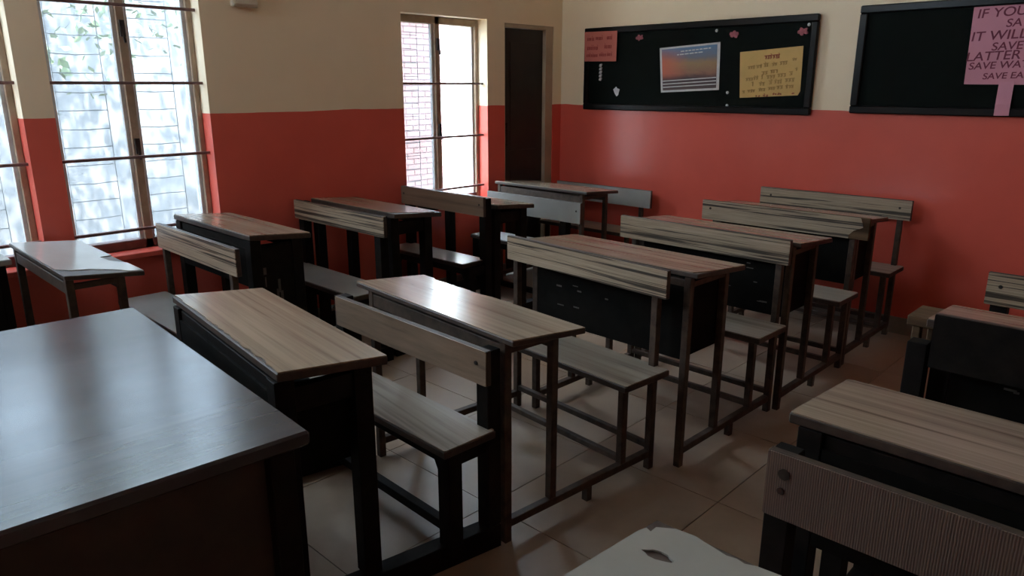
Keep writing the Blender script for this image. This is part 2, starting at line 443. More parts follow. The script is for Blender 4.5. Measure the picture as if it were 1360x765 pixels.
for n_, (a, b) in enumerate(VENT):  # frames of the added left-wall light openings, out of view
    v_ = struct(empty('window_%d' % (5 + n_), (0, a, VZ0)))
    for y0, y1, z0, z1 in ((0, .03, 0, VZ1 - VZ0), (b - a - .03, b - a, 0, VZ1 - VZ0), (.03, b - a - .03, 0, .03), (.03, b - a - .03, VZ1 - VZ0 - .03, VZ1 - VZ0), ((b - a) / 2 - .015, (b - a) / 2 + .015, .03, VZ1 - VZ0 - .03)):
        MB().box(-.16, -.10, y0, y1, z0, z1).build('fill_vent_bar', 'frame', v_)
for n_, (a, b) in enumerate(FILL_VENTF):  # frame of the added front-wall light opening, out of view
    v_ = struct(empty('window_%d' % (9 + n_), (a, RY, RVZ0)))
    for x0 in (0, (b - a) / 2 - .02, b - a - .04): MB().box(x0, x0 + .04, -.14, -.08, 0, RVZ1 - RVZ0).build('fill_vent_bar', 'frame', v_)

# ------------------------------------------------------------------ door on the left wall
dr = struct(empty('door_1', (0, DOOR[0], 0)))
def dbd(mb, name, mat, bevel=.003):
    mb.v = [Vector(p) - Vector((0, DOOR[0], 0)) for p in mb.v]; return mb.build(name, mat, dr, bevel)
dbd(MB().box(-.10, -.004, DOOR[1] - .088, DOOR[1], 0, DOOR[2]), 'door_jamb', 'dframe')
dbd(MB().box(-.10, -.004, DOOR[0], DOOR[0] + .012, 0, DOOR[2]), 'door_jamb', 'dframe')
dbd(MB().box(-.10, -.004, DOOR[0] + .012, DOOR[1] - .088, DOOR[2] - .03, DOOR[2]), 'door_head', 'dframe')
dbd(MB().box(-.075, -.035, DOOR[0] + .014, DOOR[1] - .09, .008, DOOR[2] - .032), 'door_leaf', 'door')
for z0, z1 in ((.12, .85), (1.0, 1.82)):
    dbd(MB().box(-.036, -.030, DOOR[0] + .09, DOOR[1] - .16, z0, z1), 'door_panel', 'door')
hd = MB().bar((-.036, -.628, 1.05), (-.012, -.628, 1.05), .012); hd.bar((-.012, -.628, 1.22), (-.012, -.628, 1.04), .014); hd.bar((-.036, -.628, 1.21), (-.012, -.628, 1.21), .012)
dbd(hd, 'door_handle', 'bolt')

# small electrical box high on the left wall
eb = empty('switch_box', (0, -2.735, 1.915))
MB().box(0, .035, -.075, .075, 0, .16).build('box_body', 'plastic', eb, .006)
MB().box(.035, .041, -.063, .063, .012, .148).build('cover_plate', 'plastic', eb, .002)
tag(eb, 'small cream switch box high on the cream wall between the windows', 'switch box')

# ------------------------------------------------------------------ desks with benches
LAM = .0035
def rough_edge(p, q, n, amp, rng):
    """points from p to q with small random nibbles"""
    p = Vector(p); q = Vector(q); d = (q - p); nn = Vector((-d.y, d.x)).normalized()
    return [tuple(p + d * (i / n) + nn * (rng.uniform(0, amp) if 0 < i < n else 0)) for i in range(n)]
def rect(x0, x1, y0, y1, r=.006):
    return [(x0 + r, y0), (x1 - r, y0), (x1, y0 + r), (x1, y1 - r), (x1 - r, y1), (x0 + r, y1), (x0, y1 - r), (x0, y0 + r)]

def desk_unit(label, at, rot, *, W=.80, zt=.82, tilt=.028, fo=.02, d=.33, ovr=.05, ovl=.05, style='steel',
              box=True, corem='core', bolt_x=None, boxh=.33, post=.755, seat=(.49, .745), sz=.445, seat_r=.06, seat_l=.06,
              back=(.727, .842), back_r=.06, back_l=.07, top='top', seatm='seat', backm='back',
              brot=0, bdx=0, post_cut=.012, top_loop=None, back_loop=None, back_y=None, foot=True, extra=None, seed=0, bolts=True, group=None):
    """one school desk and its bench, welded into one unit. local frame: right-hand frame at x = 0,
    front leg at y = 0 (students sit at +y and face -y)"""
    rng = random.Random(seed + 11)
    u = empty('school_desk', (at[0], at[1], 0), R(rot))
    tag(u, label, 'desk', group)
    steel = style == 'steel'
    t = .029 if steel else .055
    mat = 'steel' if steel else 'blackwood'
    z_at = lambda yy: zt - tilt * (yy + fo) / (d + fo)
    piv = Vector((0, post, 0)); rm = Matrix.Rotation(R(brot), 4, 'Z')
    B = (lambda p: piv + rm @ (Vector(p) - piv) + Vector((bdx, 0, 0))) if (brot or bdx) else (lambda p: Vector(p))
    # --- desk top: a sloping slab and the laminate sheet glued on it
    x0, x1 = -W - ovl, ovr
    th = .022 if steel else .028
    slope = lambda p: Vector((p[0], p[1], p[2] + z_at(p[1])))
    ds = MB().box(x0, x1, -fo, d, -th, -LAM, tf=slope).build('desktop', 'core', u, .003)
    loops = top_loop(x0, x1, -fo, d, rng) if top_loop else [rect(x0 + .002, x1 - .002, -fo + .002, d - .002)]
    MB().prism(loops, -LAM, 0, lambda a, b, c: slope((a, b, c))).build('laminate', top, ds)
    # --- legs and rails
    zr0, zr1 = (.055, .085) if steel else (0.0, .085)
    leg_y2 = d - .085 if steel else d - .075
    ys = seat[0] + (.075 if steel else .055)
    for fx in (0, -W):
        zl = 0 if steel else zr1
        MB().box(fx - t / 2, fx + t / 2, -t / 2, t / 2, zl, z_at(0) - th - .001).build('leg', mat, u, .002)
        MB().box(fx - t / 2, fx + t / 2, leg_y2 - t / 2, leg_y2 + t / 2, zr1, z_at(leg_y2) - th - .001).build('leg', mat, u, .002)
        MB().box(fx - t / 2, fx + t / 2, ys - t / 2, ys + t / 2, zr1, sz - .03, tf=B).build('bench_leg', mat, u, .002)
        # back post leans back a little above the seat
        lean = .0
        MB().box(fx - t / 2, fx + t / 2, post - t / 2, post + t / 2, 0 if steel else zr1, back[1] - post_cut, tf=B).build('back_post', mat, u, .002)
        pe = B((fx, post, 0))
        MB().bar((fx, -t / 2 if not steel else t / 2, (zr0 + zr1) / 2), (pe.x, pe.y + (t / 2 if not steel else -t / 2), (zr0 + zr1) / 2), t if steel else .06, zr1 - zr0 - .001).build('floor_rail', mat, u, .002)
        if steel and foot:
            MB().box(fx - .013, fx + .013, .40 - .013, .40 + .013, 0, zr0).build('rail_foot', mat, u)
        if steel:
            MB().bar((fx, t / 2, z_at(.1) - .045), (fx, leg_y2 - t / 2, z_at(.1) - .045), .022, .022).build('side_rail', mat, u)
        else:
            MB().box(fx - .018, fx + .018, t / 2, leg_y2 - t / 2, z_at(.1) - .12, z_at(.1) - .05).build('side_rail', mat, u, .002)
            MB().box(fx - .018, fx + .018, ys + t / 2, post - t / 2, sz - .085, sz - .032, tf=B).build('bench_side_rail', mat, u, .002)
    # cross bars between the two frames
    ct = .024 if steel else .035
    zc = .10 if steel else .055
    for yy in ((ys, post) if steel else ((ys + post) / 2,)):
        a = B((-W + t / 2, yy, zc)); b = B((-t / 2, yy, zc))
        MB().bar(a, b, ct, ct).build('cross_bar', mat, u, .002)
    MB().bar((-W + t / 2, 0, z_at(0) - .06), (-t / 2, 0, z_at(0) - .06), ct, .05).build('apron', mat, u, .002)
    MB().bar((-W + t / 2, leg_y2, z_at(leg_y2) - .055), (-t / 2, leg_y2, z_at(leg_y2) - .055), ct, .04).build('apron', mat, u, .002)
    if not steel:            # knee brackets of the wooden bench
        for fx, sg in ((0, -1), (-W, 1)):
            tri = [(fx + sg * t / 2, sz - .03), (fx + sg * (t / 2 + .055), sz - .03), (fx + sg * t / 2, sz - .13)]
            MB().prism([tri], ys - .016, ys + .016, lambda a, b, c: B((a, c, b))).build('knee_bracket', mat, u)
        MB().bar(B((-W + t / 2, ys, sz - .055)), B((-t / 2, ys, sz - .055)), .03, .05).build('bench_apron', mat, u, .002)
    # --- black book box under the top
    if box:
        zb = zt - tilt - th - boxh + .02; zt_ = z_at(d) - th - .004
        i0, i1 = -W + t / 2 + .002, -t / 2 - .002
        MB().box(i0, i1, -t / 2 + .002, -t / 2 + .010, zb, zt_ - .01).build('front_panel', 'blacksheet', u)
        for fx in (i0, i1 - .008): MB().box(fx, fx + .008, .0, leg_y2 + t / 2, zb, zt_ - .01).build('end_panel', 'blacksheet', u)
        MB().box(i0, i1, -t / 2 + .010, leg_y2 + t / 2, zb + .1, zb + .108).build('book_shelf', 'blacksheet', u)
        sc_ = MB()
        for k in range(6):
            xx = rng.uniform(i0 + .05, i1 - .1); zz = rng.uniform(zb + .05, zt_ - .08); ww = rng.uniform(.012, .04)
            sc_.box(xx, xx + ww, -t / 2 - .0003 + .002, -t / 2 + .003, zz, zz + rng.uniform(.003, .008))
        tag(sc_.build('scuff_marks', 'scuff', u), kind='stuff')
    # --- seat
    s0, s1 = -W - seat_l, seat_r
    st = MB().box(s0, s1, seat[0], seat[1], sz - .028, sz - LAM, tf=B).build('seat', 'core', u, .003)
    MB().prism([rect(s0 + .002, s1 - .002, seat[0] + .002, seat[1] - .002)], sz - LAM, sz, lambda a, b, c: B((a, b, c))).build('laminate', seatm, st)
    # --- backrest in front of the posts
    yb = (post - t / 2) if back_y is None else back_y
    b0, b1 = -W - back_l, back_r
    bk = MB().box(b0, b1, yb - .020, yb, back[0], back[1], tf=B).build('backrest', corem, u, .002)
    loops = back_loop(b0, b1, back[0], back[1], rng) if back_loop else [rect(b0 + .001, b1 - .001, back[0] + .001, back[1] - .001, .003)]
    MB().prism(loops, -(yb - .020), -(yb - .020 - LAM), lambda a, b, c: B((a, -c, b))).build('laminate', backm, bk)
    if bolts:
        for fx in ((-W, 0) if bolt_x is None else bolt_x):
            bt = MB(); bt.tube([B((fx, yb - .020, (back[0] * .4 + back[1] * .6))), B((fx, yb - .020 - LAM - .003, (back[0] * .4 + back[1] * .6)))], .007, 8)
            bt.build('bolt', 'bolt', bk)
    if extra: extra(u, dict(z_at=z_at, t=t, W=W, leg_y2=leg_y2, th=th, x0=x0, x1=x1, d=d, fo=fo, yb=yb, B=B, post=post, zt=zt, sz=sz, back=back, b0=b0, b1=b1))
    return u

# ---- chips and breaks of single units
def top_B(x0, x1, y0, y1, rng):
    l = [(x0 + .002, y0 + .002), (x1 - .004, y0 + .002), (x1 - .002, y0 + .006), (x1 - .002, y1 - .002)]
    l += [(x0 + .46, y1 - .002)] + rough_edge((x0 + .44, y1 - .006), (x0 + .10, y1 - .008), 16, .016, rng) + [(x0 + .08, y1 - .002), (x0 + .002, y1 - .002)]
    return [l]
def top_A(x0, x1, y0, y1, rng):
    l = rough_edge((x0 + .002, y0 + .006), (x1 - .002, y0 + .004), 34, .009, rng) + [(x1 - .002, y0 + .003), (x1 - .002, y1 - .002), (x0 + .002, y1 - .002)]
    return [l]
def top_F0(x0, x1, y0, y1, rng):
    xm = x0 + .50
    l = [(x0 + .002, y0 + .002), (x1 - .14, y0 + .002), (x1 - .10, y0 + .05)]
    l += [(x1 - .10, y0 + .12), (x1 - .06, y0 + .20), (x1 - .012, y1 - .05), (x1 - .004, y1 - .002), (xm + .17, y1 - .002), (xm + .10, y1 - .05), (xm, y1 - .058), (xm - .03, y1 - .002), (x0 + .002, y1 - .002)]
    return [l]
def top_F2(x0, x1, y0, y1, rng):
    l = [(x0 + .002, y0 + .002), (x1 - .09, y0 + .002), (x1 - .05, y0 + .02), (x1 - .01, y1 - .07), (x1 - .03, y1 - .012), (x1 - .10, y1 - .002), (x0 + .002, y1 - .002)]
    return [l]
def top_C(x0, x1, y0, y1, rng):
    return [[(x0 + .002, y0 + .002), (x1 - .06, y0 + .002), (x1 - .03, y0 + .012), (x1 - .004, y0 + .10), (x1 - .002, y1 - .002), (x0 + .002, y1 - .002)]]
def blob(cx, cy, rx, ry, rng, n=12, tilt=.5):
    o = []
    for i in range(n):
        a = -2 * math.pi * i / n; k = rng.uniform(.75, 1.15)
        px, py = rx * k * math.cos(a), ry * k * math.sin(a)
        o.append((cx + px * math.cos(tilt) - py * math.sin(tilt), cy + px * math.sin(tilt) + py * math.cos(tilt)))
    return o
def top_R1(x0, x1, y0, y1, rng):
    l = [(x0 + .004, y0 + .002), (x1 - .002, y0 + .002), (x1 - .002, y1 - .002)]
    l += rough_edge((x1 - .05, y1 - .004), (x0 + .22, y1 - .004), 22, -.012, rng)
    l += rough_edge((x0 + .21, y1 - .006), (x0 + .13, y1 - .005), 5, .013, rng) + [(x0 + .08, y1 - .003), (x0 + .045, y1 - .008), (x0 + .018, y1 - .03), (x0 + .020, y1 - .05), (x0 + .008, y1 - .045), (x0 + .004, y1 - .06)]
    return [l, blob(x0 + .070, y1 - .105, .026, .013, rng, 12, .2), blob(x0 + .075, y1 - .268, .022, .012, rng, 12, .3)]
def back_D(x0, x1, z0, z1, rng):
    return [[(x0 + .001, z0 + .001), (x1 - .10, z0 + .001), (x1 - .098, z0 + .020), (x1 - .075, z0 + .045), (x1 - .045, z0 + .058), (x1 - .030, z0 + .066), (x1 - .034, z1 - .03), (x1 - .045, z1 - .004), (x1 - .05, z1 - .001), (x0 + .001, z1 - .001)]]
def back_E(x0, x1, z0, z1, rng):
    return [[(x0 + .001, z0 + .016), (x1 - .16, z0 + .016), (x1 - .155, z0 + .001), (x1 - .004, z0 + .001), (x1 - .001, z1 - .002), (x0 + .001, z1 - .001)]]

# middle column: A nearest the table ... E against the back wall
desk_unit('black wooden desk and bench right behind the polished table, tan striped top with nibbled edge',
          (2.405, -3.965), -7, W=.84, zt=.795, d=.30, ovr=.035, ovl=.055, style='wood', boxh=.30, post=.655, seat=(.435, .645), sz=.445, seat_r=.045, seat_l=.0,
          back=(.602, .718), back_r=.045, back_l=-.02, backm='back_brown', brot=5, bdx=.035, top_loop=top_A, seed=1)
desk_unit('open steel-tube desk with no book box, tan top splintered on its rear edge',
          (2.543, -3.265), -5, W=.80, zt=.748, fo=.03, d=.295, ovr=.07, ovl=.08, box=False, post=.762, seat=(.513, .772), seat_r=.072, back=(.732, .842), back_r=.07, back_l=.03, top_loop=top_B, bolts=False, seed=2)
desk_unit('steel-frame desk whose black book box shows below the striped backrest in front of it',
          (2.690, -2.410), -1.5, W=.80, zt=.822, d=.345, ovr=.045, ovl=.07, post=.755, seat=(.485, .745), seat_r=.065, back=(.727, .842), back_r=.055, back_l=.075, top_loop=top_C, bolts=False, seed=3)
desk_unit('steel-frame desk whose striped backrest has a broken end showing bare plywood',
          (2.735, -1.605), -.4, W=.80, zt=.822, d=.34, ovr=.05, ovl=.08, post=.755, seat=(.49, .745), seat_r=.065, back=(.727, .842), back_r=.085, back_l=.075, back_loop=back_D, corem='ply', bolt_x=(-.82,), seed=4)
desk_unit('steel-frame desk with its striped backrest right against the red back wall',
          (2.735, -.795), 0, W=.80, zt=.822, d=.33, ovr=.05, ovl=.06, post=.72, seat=(.475, .73), seat_r=.055, back=(.727, .846), back_r=.065, back_l=.075, back_loop=back_E, seed=5)

# left column along the windows
def f1_end(u, k):
    MB().box(.012, .022, k['t'] / 2, k['leg_y2'] - k['t'] / 2, .33, k['zt'] - .075).build('end_board', 'blackwood', u, .002)
    sc_ = MB()
    rng = random.Random(5)
    for (a, b) in ((.09, .52), (.11, .50), (.10, .56), (.035, .6), (.045, .5), (.03, .66)):
        sc_.box(.0222, .0228, a, a + rng.uniform(.006, .016), b - .03, b + rng.uniform(0, .04))
    tag(sc_.build('scuff_marks', 'scuff', u), kind='stuff')
desk_unit('desk under the window with a chipped white glossy top',
          (.925, -4.035), -1, W=.78, zt=.80, tilt=.03, d=.27, ovr=.035, ovl=.05, style='steel', box=False, post=.655, seat=(.40, .64), sz=.44, seat_r=.03, seat_l=.04, back=(.69, .815), back_r=.12, back_l=.0,
          top='white_window_lit', seatm='white', top_loop=top_F0, bolts=False, seed=6)
desk_unit('dark wooden desk with a boarded, scuffed end beside the big window',
          (.855, -3.235), 0, W=.77, zt=.832, tilt=.03, fo=.03, d=.29, ovr=.035, ovl=.04, style='wood', boxh=.22, post=.735, seat=(.475, .72), sz=.445, seat_r=.10, seat_l=.02, back=(.722, .835), back_r=.095, back_l=.03, seatm='white', bolts=False, seed=7, extra=f1_end)
desk_unit('dark wooden desk with a worn rounded top corner, between the two windows',
          (.83, -2.405), 0, W=.74, zt=.832, tilt=.03, fo=.025, d=.31, ovr=.06, ovl=.04, style='wood', box=False, post=.715, seat=(.52, .725), sz=.445, seat_r=.0, seat_l=.02, back=(.722, .842), back_r=.035, back_l=.03, backm='back_brown', seatm='white', top_loop=top_F2, seed=8)
desk_unit('dark desk before the far window with a plain white backrest bearing one bolt',
          (.82, -1.60), 0, W=.70, zt=.785, tilt=.03, fo=.02, d=.32, ovr=.05, ovl=.04, style='wood', box=False, post=.70, seat=(.46, .68), sz=.43, seat_r=.0, seat_l=.02, back=(.588, .732), back_r=.17, back_l=.03, backm='white', seatm='white', bolt_x=(.135,), seed=9)
desk_unit('slim steel desk by the dark door with a plain white backrest near the back wall',
          (.90, -.82), 0, W=.80, zt=.795, tilt=.025, fo=.02, d=.35, ovr=.055, ovl=.04, box=False, post=.73, seat=(.48, .73), sz=.43, seat_r=.03, seat_l=.03, back=(.60, .735), back_r=.105, back_l=.02, backm='white', foot=False, bolts=False, seed=10)

# right column
def r1_bolts(u, k):
    for dx, dz, r in ((.040, .045, .013), (.036, .085, .008)):
        MB().tube([(k['b0'] + dx, k['yb'] - .0235, k['back'][1] - dz), (k['b0'] + dx, k['yb'] - .026, k['back'][1] - dz)], r, 10).build('bolt', 'bolt', u)
def r3_end(u, k):
    xl = k['x0']
    m = MB(); m.box(xl - .075, xl + .01, .05, .20, .765, .798); m.box(xl - .060, xl - .035, .06, .09, .70, .765); m.box(xl - .03, xl - .012, .12, .16, .69, .765)
    m.build('splintered_end', 'ply', u, .003)
desk_unit('desk with a worn white top that has two holes and a ragged edge',
          (4.35, -4.125), 0, W=.84, zt=.782, tilt=.03, fo=.03, d=.31, ovr=.05, ovl=.05, style='wood', box=False, post=.745, seat=(.48, .71), sz=.44, seat_r=.0, seat_l=.0, back=(.600, .752), back_r=.04, back_l=.022,
          top='white', backm='ribbed', top_loop=top_R1, bolts=False, extra=r1_bolts, seed=11)
desk_unit('black wooden desk with a pale tan top, behind the ribbed brown backrest',
          (4.345, -3.25), 0, W=.83, zt=.782, tilt=.028, fo=.03, d=.335, ovr=.05, ovl=.05, style='wood', boxh=.28, post=.775, seat=(.50, .74), sz=.44, seat_r=.0, seat_l=.0, back=(.70, .864), back_r=.04, back_l=-.04,
          backm='blackwood', bolts=False, post_cut=.105, seed=12)
desk_unit('dark desk with a splintered end, standing behind the black backrest',
          (4.36, -2.405), 0, W=.79, zt=.822, tilt=.02, fo=.03, d=.26, ovr=.05, ovl=.055, style='wood', boxh=.28, post=.73, seat=(.46, .69), sz=.44, seat_r=.0, seat_l=.0, back=(.717, .838), back_r=.04, back_l=.045,
          seed=13, extra=r3_end)

# ------------------------------------------------------------------ teacher's table
tt = empty('table', (2.12, -4.45, 0), R(-4))
tag(tt, 'large polished dark table mirroring the windows', 'table')
tz, hx, hy = .785, .62, .40
MB().box(-hx, hx, -hy, hy, tz - .035, tz).build('tabletop', 'table', tt, .006)
for sx in (-1, 1):
    for sy in (-1, 1):
        cx, cy = sx * (hx - .065), sy * (hy - .05)
        MB().box(cx - .028, cx + .028, cy - .028, cy + .028, 0, tz - .035).build('leg', 'blackwood', tt, .003)
for sx in (-1, 1):
    c = sx * (hx - .08)
    MB().box(c - .008, c + .008, -hy + .078, hy - .078, .25, tz - .036).build('end_panel', 'tablebody', tt)
MB().box(-hx + .095, hx - .095, -hy + .05, -hy + .066, .25, tz - .036).build('front_panel', 'tablebody', tt)
MB().box(-hx + .095, hx - .095, hy - .062, hy - .046, tz - .13, tz - .036).build('apron', 'blackwood', tt)

# small dark cabinet by the wall, only its end is in the picture
cb = empty('cabinet', (.27, -4.34, 0))
tag(cb, 'low dark cabinet with a pale top by the window wall', 'cabinet')
MB().box(-.22, .20, -.20, .20, .04, .775).build('cabinet_body', 'blackwood', cb, .004)
MB().box(-.23, .225, -.22, .22, .775, .80).build('cabinet_top', 'white', cb, .004)
for sx in (-.19, .17):
    for sy in (-.17, .17): MB().box(sx - .02, sx + .02, sy - .02, sy + .02, 0, .04).build('foot', 'blackwood', cb)
MB().box(.20, .208, -.17, .17, .10, .74).build('cabinet_door', 'blackwood', cb, .003)

# ------------------------------------------------------------------ boards on the back wall
def board(label, x0, x1, z0, z1):
    b = empty('chalkboard', (x0, 0, z0)); tag(b, label, 'chalkboard')
    W_, H_ = x1 - x0, z1 - z0; f = .045
    MB().box(f * .6, W_ - f * .6, -.016, -.001, f * .6, H_ - f * .6).build('board_face', 'board', b)
    MB().box(0, W_, -.034, -.001, H_ - f, H_).build('frame_rail', 'boardframe', b, .006)
    MB().box(0, W_, -.034, -.001, 0, f).build('frame_rail', 'boardframe', b, .006)
    MB().box(0, f, -.033, -.001, f, H_ - f).build('frame_stile', 'boardframe', b, .006)
    MB().box(W_ - f, W_, -.033, -.001, f, H_ - f).build('frame_stile', 'boardframe', b, .006)
    return b
board('framed black board holding a yellow card, a landscape print and a red card', .257, 2.10, 1.315, 1.930)
board('framed black board with a pink card pasted on it', 2.345, 4.25, 1.335, 1.957)
YB = -.0165        # front of the board faces

def sheet(name, pts, mat, label, cat, y=YB, th=.0012):
    """a sheet of card stuck on the board: pts are (x, z) corners on the wall"""
    c = (sum(p[0] for p in pts) / len(pts), sum(p[1] for p in pts) / len(pts))
    o = MB().prism([[(p[0] - c[0], p[1] - c[1]) for p in pts]], 0, th, lambda a, b, w_: Vector((a, -w_, b))).build(name, mat)
    o.location = (c[0], y, c[1]); tag(o, label, cat); return o, c
def quad_uv(pts):
    """bilinear map of a (tl, tr, br, bl) sheet"""
    tl, tr, br, bl = [Vector(p) for p in pts]
    return lambda u, v: (tl * (1 - u) + tr * u) * (1 - v) + (bl * (1 - u) + br * u) * v
def scribble(words, pts, c, name, mat, par, rng, bar=True):
    """handwritten words: u, v, width, height in sheet fractions; a headline stroke with letters hanging from it"""
    f = quad_uv(pts); mb = MB(); yy = -.0022
    def stroke(a, b, w_):
        pa, pb = f(*a), f(*b)
        mb.bar((pa.x - c[0], yy, pa.y - c[1]), (pb.x - c[0], yy, pb.y - c[1]), w_, .0008, up=Vector((0, 1, 0)))
    for u, v, w_, h_ in words:
        if bar: stroke((u, v), (u + w_, v - .004), .0040)
        n = max(1, round(w_ / .045))
        for i in range(n):
            x = u + (i + .55) * w_ / n + rng.uniform(-.006, .006); dx = w_ / n * .38
            stroke((x + dx * .6, v), (x + dx * .6, v + h_ * rng.uniform(.8, 1)), .0038)
            a = [(x - dx, v + h_ * .25), (x - dx * .2, v + h_ * .1), (x + dx * .3, v + h_ * .45), (x - dx * .5, v + h_ * .6), (x - dx * .1, v + h_ * .95)]
            if rng.random() < .5: a = [(p[0], 2 * v + h_ - p[1]) for p in a]
            for p, q in zip(a, a[1:]): stroke(p, q, .0032)
            if rng.random() < .3: stroke((x, v - h_ * .45), (x + dx, v - h_ * .15), .0034)
    return tag(mb.build(name, mat, par), kind='stuff')
rng = random.Random(3)
# red card
P_ = [(.262, 1.903), (.576, 1.899), (.574, 1.678), (.268, 1.683)]
o, c = sheet('red_card', P_, 'redcard', 'red card with three lines of dark red handwriting, over the board corner', 'card', y=-.0345)
scribble([(.08, .20, .22, .11), (.34, .18, .22, .11), (.68, .17, .17, .11), (.07, .50, .36, .12), (.62, .46, .22, .12), (.06, .76, .36, .10), (.46, .74, .22, .10), (.70, .73, .16, .10)], P_, c, 'handwriting', 'redink', o, rng, bar=False)
# twisted white strip hanging below it and a torn scrap
ts = empty('paper_chain', (.417, YB, 1.600)); tag(ts, 'small twisted white paper chain hanging below the red card', 'decoration')
for k in range(5):
    z = .052 - k * .026
    MB().prism([[(-.014, z - .010), (.006, z - .013), (.014, z + .004), (.012, z + .011), (-.008, z + .008)]], 0, .006, lambda a, b, w_: Vector((a, -w_, b))).build('paper_link', 'paper', ts)
o, c = sheet('torn_paper', [(.545, 1.470), (.572, 1.490), (.580, 1.478), (.605, 1.472), (.598, 1.450), (.592, 1.428), (.578, 1.418), (.560, 1.440)], 'paper', 'torn scrap of white paper left on the board', 'paper', th=.003)
# landscape print with white border and text lines
P_ = [(.948, 1.762), (1.432, 1.787), (1.446, 1.470), (.978, 1.449)]
o, c = sheet('landscape_poster', P_, 'paper', 'printed landscape poster with orange and blue sky and a white border', 'poster')
f = quad_uv(P_)
ins = [f(.035, .04), f(.955, .04), f(.955, .955), f(.035, .955)]
im = MB().prism([[(p.x - c[0], p.y - c[1]) for p in ins]], 0, .0006, lambda a, b, w_: Vector((a, -.0012 - w_, b))).build('picture', 'print', o)
ln = MB()
for v in (.745, .815, .885):
    a, b = f(.04, v), f(.95, v - .012); ln.bar((a.x - c[0], -.0021, a.y - c[1]), (b.x - c[0], -.0021, b.y - c[1]), .007, .0006, up=Vector((0, 1, 0)))
for v, u0, u1 in ((.10, .36, .86), (.165, .30, .66)):
    u = u0
    while u < u1:
        wd = rng.uniform(.03, .07); a, b = f(u, v + .03 * (1 - u)), f(u + wd, v + .03 * (1 - u - wd)); ln.bar((a.x - c[0], -.0021, a.y - c[1]), (b.x - c[0], -.0021, b.y - c[1]), .007, .0006, up=Vector((0, 1, 0))); u += wd + .015
ln.build('printed_lines', 'paper', o)
# yellow card with brown handwriting, red heading
P_ = [(1.584, 1.716), (2.014, 1.742), (2.030, 1.436), (1.606, 1.418)]
YC = [P_[0], P_[1], (2.022, 1.465), (2.008, 1.438), P_[3]]
o, c = sheet('yellow_card', YC, 'yellowcard', 'yellow card with brown handwriting under a red heading', 'card')
scribble([(.40, .13, .25, .08)], P_, c, 'heading', 'redink', o, rng)
scribble([(.13, .33, .12, .06), (.27, .32, .09, .06), (.39, .29, .08, .08), (.52, .30, .09, .06), (.65, .28, .12, .07), (.84, .24, .07, .04),
          (.36, .46, .10, .07), (.50, .44, .12, .07), (.10, .58, .12, .06), (.23, .56, .08, .07), (.36, .53, .03, .09), (.44, .55, .14, .07), (.62, .53, .13, .07), (.80, .50, .06, .08), (.89, .44, .03, .05),
          (.20, .67, .03, .09), (.32, .69, .10, .07), (.48, .66, .06, .08), (.57, .66, .12, .07), (.74, .64, .15, .07),
          (.04, .85, .05, .06), (.13, .84, .13, .05), (.31, .82, .12, .06), (.47, .80, .12, .06), (.61, .78, .10, .07), (.75, .78, .13, .06)], P_, c, 'handwriting', 'ink', o, rng)
scribble([(.26, .955, .09, .04), (.38, .95, .10, .045), (.54, .935, .16, .03), (.84, .93, .06, .03)], P_, c, 'heading', 'redink', o, rng, bar=False)
# pink card with its stalk; words run out of the picture on the right
P_ = [(2.938, 1.910), (3.62, 1.911), (3.62, 1.500), (2.946, 1.506)]
PK = P_
o, c = sheet('pink_card', PK, 'pinkcard', 'large pink card with plum capital lettering and a paper stalk below', 'card')
def write(txt, x, z, size, par, c, mat, slant=.0, rot=0, sx=1.0):
    cu = bpy.data.curves.new('txt', 'FONT'); cu.body = txt; cu.size = size; cu.extrude = .0004; cu.offset = .0006; cu.shear = slant
    ob = bpy.data.objects.new('txt', cu); COL.objects.link(ob)
    dg = bpy.context.evaluated_depsgraph_get(); me = bpy.data.meshes.new_from_object(ob.evaluated_get(dg))
    bpy.data.objects.remove(ob); me.name = 'lettering'
    me.materials.clear(); me.materials.append(M[mat])
    t = bpy.data.objects.new('lettering', me); link(t, par)
    t.rotation_euler = (math.pi / 2, R(-rot), 0); t.location = (x - c[0], -.0019, z - c[1]); t.scale = (sx, 1, 1)
    return t
st_ = MB().prism([[(x_ - c[0], z_ - c[1]) for x_, z_ in ((3.114, 1.52), (3.117, 1.40), (3.118, 1.340), (3.188, 1.342), (3.187, 1.40), (3.184, 1.52))]], 0, .0012, lambda a_, b_, w_: Vector((a_, -.0015 - w_ - min(1, (1.52 - c[1] - b_) / .118) * .0195, b_)))
st_.build('stalk', 'pinkcard', o)
for txt, x, z, sz_ in (('IF YOU', 2.958, 1.851, .066), ('SAVE WATER', 3.100, 1.800, .058), ('IT WILL', 2.945, 1.733, .068), ('SAVE YOU', 3.050, 1.682, .058), ('LATTER', 2.935, 1.628, .066), ('SAVE WATER', 2.955, 1.584, .052), ('SAVE EARTH', 3.030, 1.532, .046)):
    write(txt, x, z, sz_, o, c, 'pinkink', .12, 2, 1.12)
